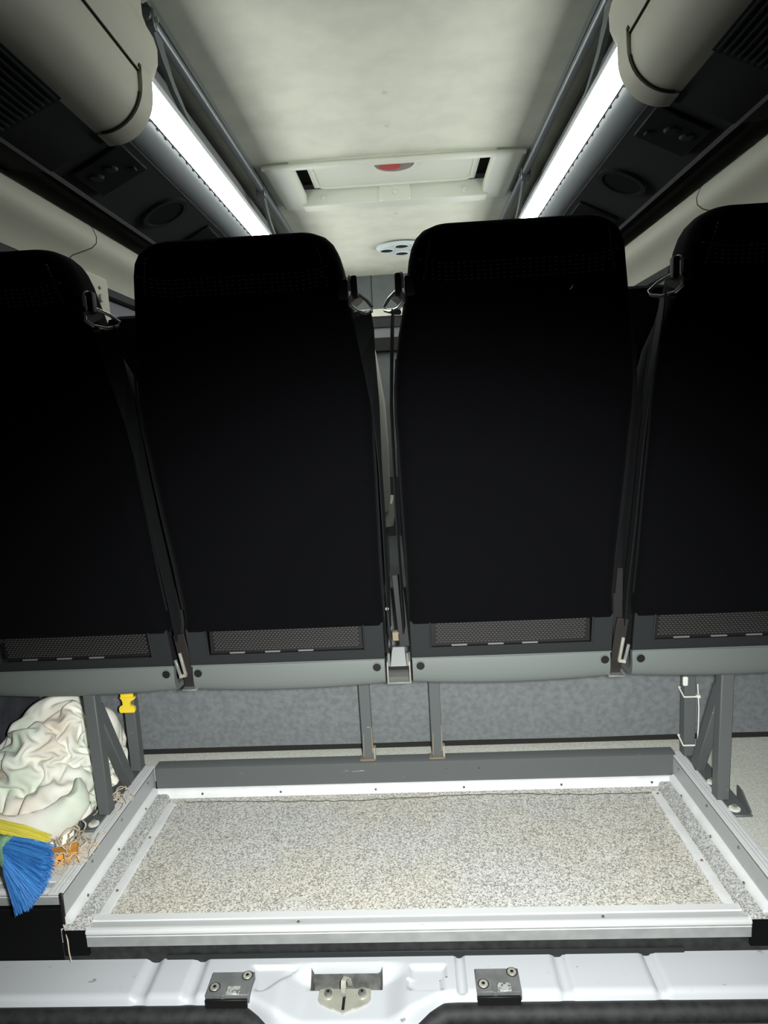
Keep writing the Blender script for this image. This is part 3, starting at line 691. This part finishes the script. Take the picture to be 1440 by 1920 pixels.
def far_seat(name, loc, label, m, group, top=1.22, W=.2):
    s = thing(name, loc, label, 'seat', group)
    X, Y, Z = loc
    st = [(.45, .19, .09), (.52, .20, .10), (.8, .205, .10), (1.0, .20, .10), (top-.09, .17, .105), (top-.04, .16, .10), (top-.012, .145, .08), (top, .115, .05)]
    MB().loft([[(X+x*W/.2, y, z) for x, y, z in ring_rr(w, Y-.25*(z-.45)+(.03 if i > 6 else 0), t, z, .035)] for i, (z, w, t) in enumerate(st)]).build('backrest', m, s)
    MB().loft([[(X+x*W/.2, y, z) for x, y, z in ring_rr(.205, Y+.06, .44, z, .05)] for z in (.36, .38, .44, .48)]).build('seat_cushion', m, s)
    for dx in (-.15, .15): MB().box((X+dx-.015, Y+.08, .06), (X+dx+.015, Y+.42, .36), .003, 1).build('leg', M['darksteel'], s)
    return s
far_seat('passenger_seat', (-.745, 2.20, .06), 'dark seat of the next row glimpsed beside the left belt', M['fabric_side'], 'dark seats of the next row', 1.275, .15)
far_seat('passenger_seat', (.76, 2.20, .06), 'dark seat of the next row glimpsed beside the right belt', M['fabric_side'], 'dark seats of the next row', 1.275, .15)
far_seat('front_seat', (-.27, 3.35, .06), 'grey seat far ahead seen through the gap between the middle seats', M['greyseat'], None, 1.33)

# ---- seat stands
def stand(mir, cx, label):
    o = thing('seat_stand', ((2*cx+.683) if mir else -.683, 1.42, .07), label, 'seat stand', 'steel stands of the rear bench')
    def B(mb, nm, m, par=None): return (mb.mirrored(cx) if mir else mb).build(nm, m, par or o)
    B(MB().beam((-.679, 1.350, .078), (-.683, 1.350, .3685), .027, .027, .002), 'front_leg', M['darksteel'])
    B(MB().beam((-.684, 1.535, .078), (-.684, 1.535, .3695), .027, .027, .002), 'rear_leg', M['darksteel'])
    B(MB().beam((-.684, 1.475, .080), (-.683, 1.362, .325), .024, .028, .002), 'brace', M['darksteel'])
    fp_ = B(MB().box((-.7165, 1.286, .0705), (-.6770, 1.565, .0760), .0015, 1), 'foot_plate', M['darksteel'])
    B(MB().ext([(1.287, .0735), (1.287, .083), (1.325, .105), (1.34, .108), (1.34, .0735)], 0, -.714, -.711).build if False else MB().add([(-.714, 1.287, .0735), (-.714, 1.287, .083), (-.714, 1.325, .106), (-.714, 1.345, .108), (-.714, 1.345, .0735), (-.711, 1.287, .0735), (-.711, 1.287, .083), (-.711, 1.325, .106), (-.711, 1.345, .108), (-.711, 1.345, .0735)],
      [(0, 1, 2, 3, 4), (9, 8, 7, 6, 5), (0, 5, 6, 1), (1, 6, 7, 2), (2, 7, 8, 3), (3, 8, 9, 4), (4, 9, 5, 0)]), 'foot_gusset', M['darksteel'], fp_)
    for y in (1.308, 1.41):
        k = B(MB().disc((-.689, y, .076), .0115, .0022, 2, 18), 'washer', M['tie'], fp_)
        B(MB().disc((-.689, y, .0782), .0065, .006, 2, 6), 'bolt', M['galv'], fp_)
    return o
stand(False, 0, 'dark steel stand with a diagonal brace in front of the crumpled sack')
sr = stand(True, .0025, 'dark steel stand with a diagonal brace on the right platform')
for X, lab in ((-.0955, 'left of the two slim chipped posts on the dark riser'), (.0785, 'right of the two slim chipped posts on the dark riser')):
    o = thing('seat_post', (X, 1.552, .08), lab, 'seat post', 'slim middle posts')
    MB().beam((X, 1.552, .081), (X-.003, 1.552, .4), .027, .018, .0015).build('post', M['darksteel'], o)
    MB().box((X-.021, 1.5365, .0805), (X+.017, 1.562, .0845), .001, 1).build('post_foot', M['tan'], o)
    MB().box((X+.013, 1.541, .0805), (X+.019, 1.559, .112), .001, 1).build('weld_tab', M['galv'], o)
    MB().add([(X-.013, 1.5420, .09), (X-.010, 1.5422, .15), (X-.008, 1.5422, .148), (X-.010, 1.5420, .09), (X+.010, 1.5422, .10), (X+.011, 1.5422, .17), (X+.013, 1.5422, .165), (X+.0135, 1.5422, .10)], [(0, 1, 2, 3), (4, 5, 6, 7)]).build('bare_chip', M['tan'], o)
# ---- hinge brackets between the seats
def hinge_mid():
    o = thing('seat_hinge_bracket', (0, 1.31, .385), 'open steel channel bracket between the two middle seats', 'bracket', 'steel brackets between the seats')
    MB().box((-.0245, 1.300, .384), (-.0215, 1.36, .4285), .0008, 1).build('side_plate', M['galv'], o)
    MB().box((.0215, 1.300, .384), (.0245, 1.36, .4285), .0008, 1).build('side_plate', M['galv'], o)
    MB().box((-.0245, 1.2985, .3815), (.0255, 1.36, .3855), .0008, 1).build('base_lip', M['chrome'], o)
    MB().box((-.0215, 1.330, .3855), (.0215, 1.334, .414), .0005, 1).build('inner_plate', M['brown'], o)
    MB().box((-.0215, 1.310, .408), (.0215, 1.36, .416), .001, 1).build('cross_plate', M['hole'], o)
    MB().add([(-.017, 1.309, .416), (.0165, 1.309, .416), (.013, 1.325, .452), (-.012, 1.325, .452), (-.017, 1.313, .416), (.0165, 1.313, .416), (.013, 1.329, .452), (-.012, 1.329, .452)], [(0, 1, 2, 3), (7, 6, 5, 4), (0, 4, 5, 1), (1, 5, 6, 2), (2, 6, 7, 3), (3, 7, 4, 0)]).build('sloping_plate', M['darksteel'], o)
    for x in (-.020, .0195): MB().tube([(x, 1.302, .420), (x*.98, 1.302, .447)], .0028, 8).build('hinge_pin', M['chrome'], o)
    MB().box((-.011, 1.335, .462), (.012, 1.350, .481), .001, 1).build('tan_block', M['tan'], o)
    MB().beam((-.0135, 1.322, .45), (-.017, 1.30, .545), .004, .014, .001).build('lever', M['shell'], o)
    MB().disc((-.0175, 1.297, .545), .0035, -.003, 1, 10).build('lever_pin', M['chrome'], o)
    MB().beam((.014, 1.335, .45), (.004, 1.36, .60), .022, .010, .001).build('backrest_arm', M['hole'], o)
hinge_mid()
def hinge_side(X, tilt, label):
    o = thing('seat_hinge_bracket', (X, 1.31, .385), label, 'bracket', 'steel brackets between the seats')
    s = tilt
    MB().beam((X+s*.006, 1.318, .383), (X-s*.012, 1.318, .50), .024, .006, .001).build('channel_plate', M['brown'], o)
    MB().box((X+s*.006-.0155, 1.3000, .3805), (X+s*.006+.0155, 1.335, .3840), .0008, 1).build('base_lip', M['chrome'], o)
    MB().beam((X-s*.001, 1.308, .412), (X-s*.010, 1.308, .462), .006, .006, .001).build('hinge_pin', M['galv'], o)
    MB().beam((X-s*.012, 1.306, .414), (X-s*.020, 1.306, .448), .006, .006, .001).build('hinge_pin', M['chrome'], o)
    MB().tube([(X-s*.013, 1.305, .411), (X+s*.001, 1.305, .414)], .004, 8).build('hinge_foot', M['galv'], o)
    MB().beam((X-s*.004, 1.328, .44), (X-s*.010, 1.345, .60), .02, .008, .001).build('backrest_arm', M['hole'], o)
hinge_side(-.450, 1, 'narrow steel bracket between the two left seats')
hinge_side(.452, -1, 'narrow steel bracket between the two right seats')
# ---- pale speck on the seat back
tag(MB().tube([(.316, 1.1217, 1.122), (.319, 1.1212, 1.125), (.3205, 1.1203, 1.129)], [.0006, .0013, .0006], 6).build('lint_speck', M['tie']), 'tiny pale speck of lint stuck to a black seat back', 'lint')
# ---- yellow clip on the left rear leg
cl = thing('yellow_clip', (-.684, 1.517, .27), 'bright yellow plastic clip hanging on the left rear leg', 'clip')
Yc = 1.5195
pts = [(-.702, .240), (-.667, .240), (-.665, .244), (-.665, .252), (-.669, .256), (-.676, .258), (-.676, .267), (-.671, .271), (-.664, .274), (-.660, .280), (-.700, .280), (-.696, .274), (-.694, .268), (-.694, .260), (-.701, .257), (-.704, .252), (-.704, .244)]
n = len(pts)
MB().add([(x, Yc-.008, z) for x, z in pts]+[(x, Yc, z) for x, z in pts], [tuple(range(n)), tuple(range(n, 2*n))[::-1]]+[(i, i+n, (i+1) % n+n, (i+1) % n) for i in range(n)]).build('clip_plate', M['yellow'], cl)
MB().tube([(-.701, Yc-.009, .2425), (-.668, Yc-.009, .2425)], .0016, 6).build('clip_rib', M['yellow'], cl)
MB().box((-.700, Yc-.004, .276), (-.668, Yc+.001, .33), .001, 1).build('clip_tail', M['yellow'], cl)
# ---- cable ties and cord on the right rear leg
RX = .689
for z, lab in ((.232, 'upper white cable tie around the right rear leg'), (.108, 'lower white cable tie around the right rear leg')):
    o = thing('cable_tie', (RX, 1.535, z), lab, 'cable tie', 'cable ties on the right rear leg')
    r = .0162
    MB().tube([(RX-r, 1.535+r, z+.012), (RX-r, 1.535-r, z), (RX+r, 1.535-r, z), (RX+r, 1.535+r, z), (RX-r, 1.535+r, z+.012)], .0022, 6).build('tie_band', M['tie'], o)
    MB().box((RX+r-.003, 1.535-r-.005, z-.003), (RX+r+.005, 1.535-r+.003, z+.005), .001, 1).build('tie_head', M['tie'], o)
tag(MB().tube([(RX+.0175, 1.524, .262), (RX+.0185, 1.522, .235), (RX+.020, 1.521, .20), (RX+.0195, 1.521, .15), (RX+.0175, 1.520, .108)], .0016, 6).build('white_cord', M['tie']), 'thin white cord held by the ties on the right rear leg', 'cord')
tag(MB().box((RX-.021, 1.512, .262), (RX-.009, 1.5195, .285), .002, 1).build('cable_clip', M['tie']), 'small white clip at the top of the right rear leg', 'clip')

# ================================================================== SILL FITTINGS
def buffer(x, lab):
    o = thing('door_buffer', (x, 1.03, -.066), lab, 'door buffer', 'grey door buffers on the sill')
    y0, y1, zt = 1.003, 1.053, -.055
    MB().box((x-.0385, y0+.001, -.073), (x+.0385, y1, zt), .0012, 1).build('buffer_block', M['block'], o)
    MB().box((x-.038, y0-.004, -.078), (x+.036, y0+.001, zt-.006), .001, 1).build('buffer_foot', M['hole'], o)
    MB().box((x-.002, 1.004, zt+.0001), (x+.021, 1.021, zt+.0016), .0005, 1).build('worn_pad', M['worn'], o)
    MB().box((x-.011, 1.0015, zt-.006), (x-.003, 1.018, zt+.0011), .0005, 1).build('pad_shoulder', M['block'], o)
    for dx, yy in ((.027, 1.044), (-.026, 1.020)):
        k = MB().disc((x+dx, yy, zt+.0003), .0085, .0016, 2, 18, .0075).build('screw', M['galv'], o)
        MB().disc((x+dx, yy, zt+.0019), .0032, .0004, 2, 6).build('screw_socket', M['hole'], k)
        MB().ring((x+dx, yy, zt+.0001), .0085, .0100, .0006, 2, 20).build('screw_shadow_ring', M['hole'], k)
buffer(-.319, 'grey plastic door buffer left of the latch with a worn pad')
buffer(.156, 'grey plastic door buffer right of the latch with a worn pad')
la = thing('door_latch', (LX, 1.02, -.09), 'zinc plated striker plate with a loop and two screws in the sill scoop', 'latch')
ZL = -.0865
pl = [(-.0465, 1.045), (-.047, 1.024), (-.042, 1.017), (-.022, 1.007), (-.016, 1.0065), (0, .998), (.016, 1.0065), (.022, 1.007), (.042, 1.017), (.047, 1.024), (.0465, 1.045), (.036, 1.047), (.026, 1.046), (-.026, 1.046), (-.036, 1.047)]
n = len(pl)
MB().add([(LX+x, y, ZL) for x, y in pl]+[(LX+x, y, ZL-.003) for x, y in pl], [tuple(range(n)), tuple(range(n, 2*n))[::-1]]+[(i, i+n, (i+1) % n+n, (i+1) % n) for i in range(n)]).build('striker_plate', M['galv'], la)
MB().box((LX-.003, 1.003, ZL+.0001), (LX+.002, 1.038, ZL+.0007)).build('plate_slot', M['hole'], la)
for dx in (-.030, .031):
    k = MB().disc((LX+dx, 1.036, ZL), .0115, .0015, 2, 20).build('washer', M['galv'], la)
    k2 = MB().disc((LX+dx, 1.036, ZL+.0015), .0075, .004, 2, 18, .0062).build('screw', M['steel'], la)
    MB().disc((LX+dx, 1.036, ZL+.0056), .0028, .0004, 2, 6).build('screw_socket', M['hole'], k2)
lp = [(LX-.002, 1.033, ZL), (LX-.002, 1.036, ZL+.012), (LX-.002, 1.043, ZL+.019), (LX+.001, 1.050, ZL+.020), (LX+.006, 1.054, ZL+.012), (LX+.008, 1.055, ZL-.002)]
MB().strip(lp, (1, -.3, 0), .009, .003).build('striker_loop', M['galv'], la)
MB().disc((LX-.002, 1.032, ZL+.001), .0042, .004, 2, 12).build('loop_rivet', M['chrome'], la)

# ================================================================== SACK, BROOM, WOOD BLOCK
def make_sack():
    import numpy as np
    o = thing('cloth_sack', (-.82, 1.42, .07), 'crumpled pale green and cream cloth sack on the left platform', 'sack')
    rng = np.random.default_rng(4)
    bm = bmesh.new(); bmesh.ops.create_icosphere(bm, subdivisions=6, radius=1); bm.verts.ensure_lookup_table(); bm.edges.ensure_lookup_table()
    D = np.array([v.co[:] for v in bm.verts]); D /= np.linalg.norm(D, axis=1, keepdims=True)
    F = [[v.index for v in f.verts] for f in bm.faces]
    E = np.array([[v.index for v in e.verts] for e in bm.edges])
    OPP = np.array([[[v.index for v in f.verts if v not in e.verts][0] for f in e.link_faces] for e in bm.edges]); bm.free()
    c0 = np.array((-.815, 1.425, .155))
    ells = [((-.80, 1.475, .175), (.135, .10, .128)), ((-.86, 1.42, .16), (.095, .13, .115)), ((-.785, 1.355, .12), (.072, .105, .070)), ((-.865, 1.345, .115), (.085, .085, .070)), ((-.712, 1.450, .225), (.048, .052, .078))]
    ells = [(np.array(c), np.array(r)) for c, r in ells]
    rad = np.zeros(len(D))
    for c, r in ells:
        p = (c0-c)/r; q = D/r; A = (q*q).sum(1); B_ = q@p; cc = p@p-1; dd = B_*B_-A*cc
        rad = np.maximum(rad, np.where(dd > 0, (-B_+np.sqrt(np.maximum(dd, 0)))/A, 0))
    P0 = c0+D*rad[:, None]
    def nz(p, sc, off): return np.array([noise.noise(Vector(x)*sc+Vector(off)) for x in p])
    n1, n2, n3 = nz(P0, 9, (3, 1, 7)), nz(P0, 9, (11, 5, 2)), nz(P0, 9, (1, 15, 4))
    Wp = P0+np.stack([n1, n2, n3], 1)*.05
    b1 = np.abs(nz(Wp*np.array([1.5, 1, .8]), 12, (3, 2, -3))); b2 = np.abs(nz(Wp, 26, (9, 6, -9)))
    P = P0+D*(.085*(np.minimum(b1, .45)-.14)+.030*(np.minimum(b2, .4)-.14))[:, None]
    L0 = np.linalg.norm(P0[E[:, 0]]-P0[E[:, 1]], axis=1)
    grow = 1.34+.28*np.clip(nz(P0[E[:, 0]], 8, (4, 4, 4))*2, -1, 1)
    L = L0*grow
    LB = np.linalg.norm(P0[OPP[:, 0]]-P0[OPP[:, 1]], axis=1)*grow
    N = len(P); deg = np.bincount(E.ravel(), minlength=N).astype(float)[:, None]
    degB = np.maximum(np.bincount(OPP.ravel(), minlength=N).astype(float)[:, None], 1)
    def scat(I, J, c):
        out = np.empty((N, 3))
        for k in range(3): out[:, k] = np.bincount(I, c[:, k], N)-np.bincount(J, c[:, k], N)
        return out
    V = np.zeros_like(P)
    for it in range(70):
        V[:, 2] -= .000025; V *= .80
        Q = P+V
        for j in range(5):
            I, J = E[:, 0], E[:, 1]; d = Q[J]-Q[I]; l = np.linalg.norm(d, axis=1)+1e-9
            Q += scat(I, J, d*((l-L)/l*.5)[:, None])/deg*1.7
            I, J = OPP[:, 0], OPP[:, 1]; d = Q[J]-Q[I]; l = np.linalg.norm(d, axis=1)+1e-9
            Q += scat(I, J, d*(np.minimum(l-LB*.97, 0)/l*.5)[:, None])/degB*.75
            for c, r in ells:   # stuffing inside
                q = (Q-c)/(r*.76); l = np.sqrt((q*q).sum(1)); m = l < 1
                Q[m] = c+q[m]/np.maximum(l[m], .2)[:, None]*r*.76
            # soft outer bag
            dv = Q-c0; rl = np.linalg.norm(dv, axis=1); lim = rad*1.09+.008
            m = rl > lim; Q[m] = c0+dv[m]*(1-(1-lim[m]/rl[m])*.6)[:, None]
            Q[:, 0] = np.clip(Q[:, 0], -.957, -.642); Q[:, 1] = np.clip(Q[:, 1], 1.205, 1.603)
            x, y, z = Q[:, 0], Q[:, 1], Q[:, 2]
            m = (x > -.7005) & (y > 1.328) & (y < 1.372); y[m] = np.where(y[m] < 1.340, 1.328, 1.372)
            m = (x > -.700) & (y >= 1.328) & (y < 1.500-(z-.08)*.46) & (z < .335); x[m] = -.700
            m = (x > -.702) & (y > 1.516) & (y < 1.554); x[m] = -.702
            Q[:, 2] = np.maximum(z, .0785)
        V = Q-P; P = Q
    mb = MB(); mb.add(P.tolist(), F, True); mb.smooth = [True]*len(F)
    b = mb.build('sack_cloth', M['sack'], o)
    for at in ('sharp_edge',):
        if at in b.data.attributes: b.data.attributes.remove(b.data.attributes[at])
    md = b.modifiers.new('smooth', 'SMOOTH'); md.factor = .5; md.iterations = 2
    md = b.modifiers.new('sub', 'SUBSURF'); md.levels = 1; md.render_levels = 1
    def cat(P, n=7):
        out = []; P = [Vector(p) for p in P]
        for i in range(len(P)-1):
            a, b_, c, d = P[max(i-1, 0)], P[i], P[i+1], P[min(i+2, len(P)-1)]
            for k in range(n):
                t = k/n; out.append(.5*((2*b_)+(c-a)*t+(2*a-5*b_+4*c-d)*t*t+(3*b_-a-3*c+d)*t**3))
        return out+[P[-1]]
    # drooping mouth of the sack across the front
    path = [(-.957, 1.300, .190), (-.935, 1.272, .158), (-.90, 1.250, .130), (-.86, 1.236, .113), (-.815, 1.230, .106), (-.775, 1.233, .107), (-.740, 1.246, .116), (-.716, 1.270, .132), (-.706, 1.292, .155), (-.712, 1.31, .185)]
    cp = cat(path, 6); rings = []
    for i, p in enumerate(cp):
        t = (cp[min(i+1, len(cp)-1)]-cp[max(i-1, 0)]).normalized(); u = Vector((0, 0, 1)); u = (u-t*u.dot(t)).normalized(); vv = t.cross(u)
        e = min(1, min(i+1, len(cp)-i)/9); rr_ = []
        for k in range(28):
            a = 2*math.pi*k/28
            rr = (.031*e+.003)*(1+.22*noise.noise(p*11+Vector((math.cos(a), math.sin(a), 0)))-.10*abs(math.sin(a*2+i*.11)))
            q = p+u*math.cos(a)*rr*(1.25 if math.cos(a) > 0 else .95)+vv*math.sin(a)*rr*.70; q.z = max(q.z, .074); rr_.append(q)
        rings.append(rr_)
    MB().loft(rings).build('sack_mouth', M['sack'], o)
    # ruffled cloth edge lying on the platform
    nU, nV = 90, 10
    def skf(u, v_):
        x = -.957+u*.250; yb = 1.262-.030*math.sin(u*math.pi)+.013*math.sin(u*31+v_*1.2)*(.25+v_)+.008*math.sin(u*14+1)
        z = .112-.042*v_+.009*math.sin(u*23)*v_*(1-v_)
        return (x, yb-.022*v_, max(.0727, z))
    sk = MB().grid([i/nU for i in range(nU+1)], [j/nV for j in range(nV+1)], skf).build('ruffled_edge', M['sack'], o)
    # green-edged corner
    from mathutils.bvhtree import BVHTree
    bvh = BVHTree.FromPolygons([Vector(p) for p in P.tolist()], F)
    def touch(p, off=.002):
        h_, n_, i_, d_ = bvh.ray_cast(Vector((p[0], 1.05, p[2]+.10)), (Vector(p)-Vector((p[0], 1.05, p[2]+.10))).normalized())
        return (h_+Vector((0, -off, off*.4))) if h_ else Vector(p)
    gp_ = [touch(p) for p in cat([(-.712, 1.32, .196), (-.708, 1.32, .207), (-.699, 1.32, .212), (-.692, 1.32, .204), (-.688, 1.32, .189), (-.688, 1.32, .174)], 4) if p.x < -.7015] or [touch((-.712, 1.32, .2)), touch((-.706, 1.32, .21))]
    MB().strip(gp_, (.3, -.5, 1), .007, .0025).build('green_selvedge', M['green'], o)
    random.seed(11)
    # frayed fringes
    def fringe(nm, c, n, spread, up, r=.0011):
        mb = MB()
        for k in range(n):
            p = Vector(c)+Vector((random.gauss(0, spread*.35), random.gauss(0, spread*.25), 0)); pts = [p.copy()]
            d = Vector((random.uniform(-1, 1), random.uniform(-1, .3), random.uniform(-.2, up))).normalized()
            for j in range(16):
                d = (d+Vector((random.uniform(-.75, .75), random.uniform(-.75, .75), random.uniform(-.65, .55)))).normalized()
                p = p+d*spread*.15
                p.z = max(p.z, .0765 if p.x > -.695 else .0735); p.y = min(p.y, c[1]+.05); p.x = min(p.x, -.640); pts.append(p.copy())
            mb.tube(pts, r*random.uniform(.7, 1.3), 5)
        f = mb.build(nm, M['fringe'], o); f['kind'] = 'stuff'; return f
    fringe('frayed_tassel', (-.690, 1.212, .084), 60, .036, .5)
    tl = touch((-.893, 1.30, .205), .004); fringe('frayed_tassel', tuple(tl), 40, .019, .6)
    fringe('frayed_tassel', (-.668, 1.375, .10), 12, .030, .6)
make_sack()
# ---- orange wooden block under the sack
ow = thing('brush_block', (-.72, 1.215, .07), 'orange wooden block peeping out under the sack', 'wooden block')
m = Matrix.Translation((-.724, 1.188, .0825)) @ Matrix.Rotation(R(22), 4, 'Z')
MB().box((-.055, -.018, -.0115), (.055, .018, .0115), .003, 2, m).build('block_body', M['orange'], ow)
p = m @ Vector((.02, -.0185, -.002)); MB().disc((p.x, p.y, p.z), .004, .003, 1, 12).build('hanging_hole', M['hole'], ow)
# ---- broom with blue and yellow bristles
br = thing('broom', (-.76, 1.12, .075), 'broom head with blue and yellow bristles lying on the left platform edge', 'broom')
random.seed(5)
# fan of blue bristles (nearer the viewer), yellow behind
def lerp_tab(T, u):
    u = max(-1, min(1, u)); f = (u+1)/2*(len(T)-1); i = min(int(f), len(T)-2); f -= i
    return [T[i][k]*(1-f)+T[i+1][k]*f for k in range(2)]
TIP = [(-.700, .080), (-.688, .084), (-.668, .096), (-.655, .118), (-.644, .142), (-.638, .166), (-.637, .188)]
def bristles(nm, m, n, rootf, tipf, r):
    mb = MB()
    for k in range(n):
        u, v_ = random.uniform(-1, 1), random.uniform(-1, 1)
        p0 = Vector(rootf(u, v_)); p3 = Vector(tipf(u+random.gauss(0, .10), v_+random.gauss(0, .15)))
        p3 = p0+(p3-p0)*random.uniform(.90, 1.03)
        mid = p0.lerp(p3, .5)+Vector((random.gauss(0, .0012), random.gauss(0, .0012), random.gauss(.002, .0012)))
        mb.tube([p0, mid, p3], [r, r, r*.7], 3)
    o = mb.build(nm, m, br, fix=False); o['kind'] = 'stuff'; return o
bristles('blue_bristles', M['blue'], 2300, lambda u, v_: (-.728+.003*u, 1.078+.016*v_, .170+.026*u), lambda u, v_: (lerp_tab(TIP, u)[0], 1.055+.020*v_, lerp_tab(TIP, u)[1]), .00062)
bristles('yellow_bristles', M['bryellow'], 700, lambda u, v_: (-.775, 1.115+.014*v_, .196+.014*u), lambda u, v_: (-.672+.010*u, 1.100+.012*v_, .176+.009*u), .00065)
fer = MB(); rings = []
for t, w_ in ((0, .029), (.003, .031), (.010, .0315), (.014, .029), (.03, .030), (.045, .026), (.06, .022)):
    rings.append([(-.726-t*.97, 1.080+math.cos(a)*w_*.66+t*.25, .172+math.sin(a)*w_*.98+t*.12) for a in [k*math.pi/12 for k in range(24)]])
fer.loft(rings).build('ferrule', M['ferrule'], br)
MB().tube([(-.780, 1.095, .178), (-.86, 1.112, .19), (-.955, 1.13, .20)], .0125, 12).build('handle', M['orange'], br)
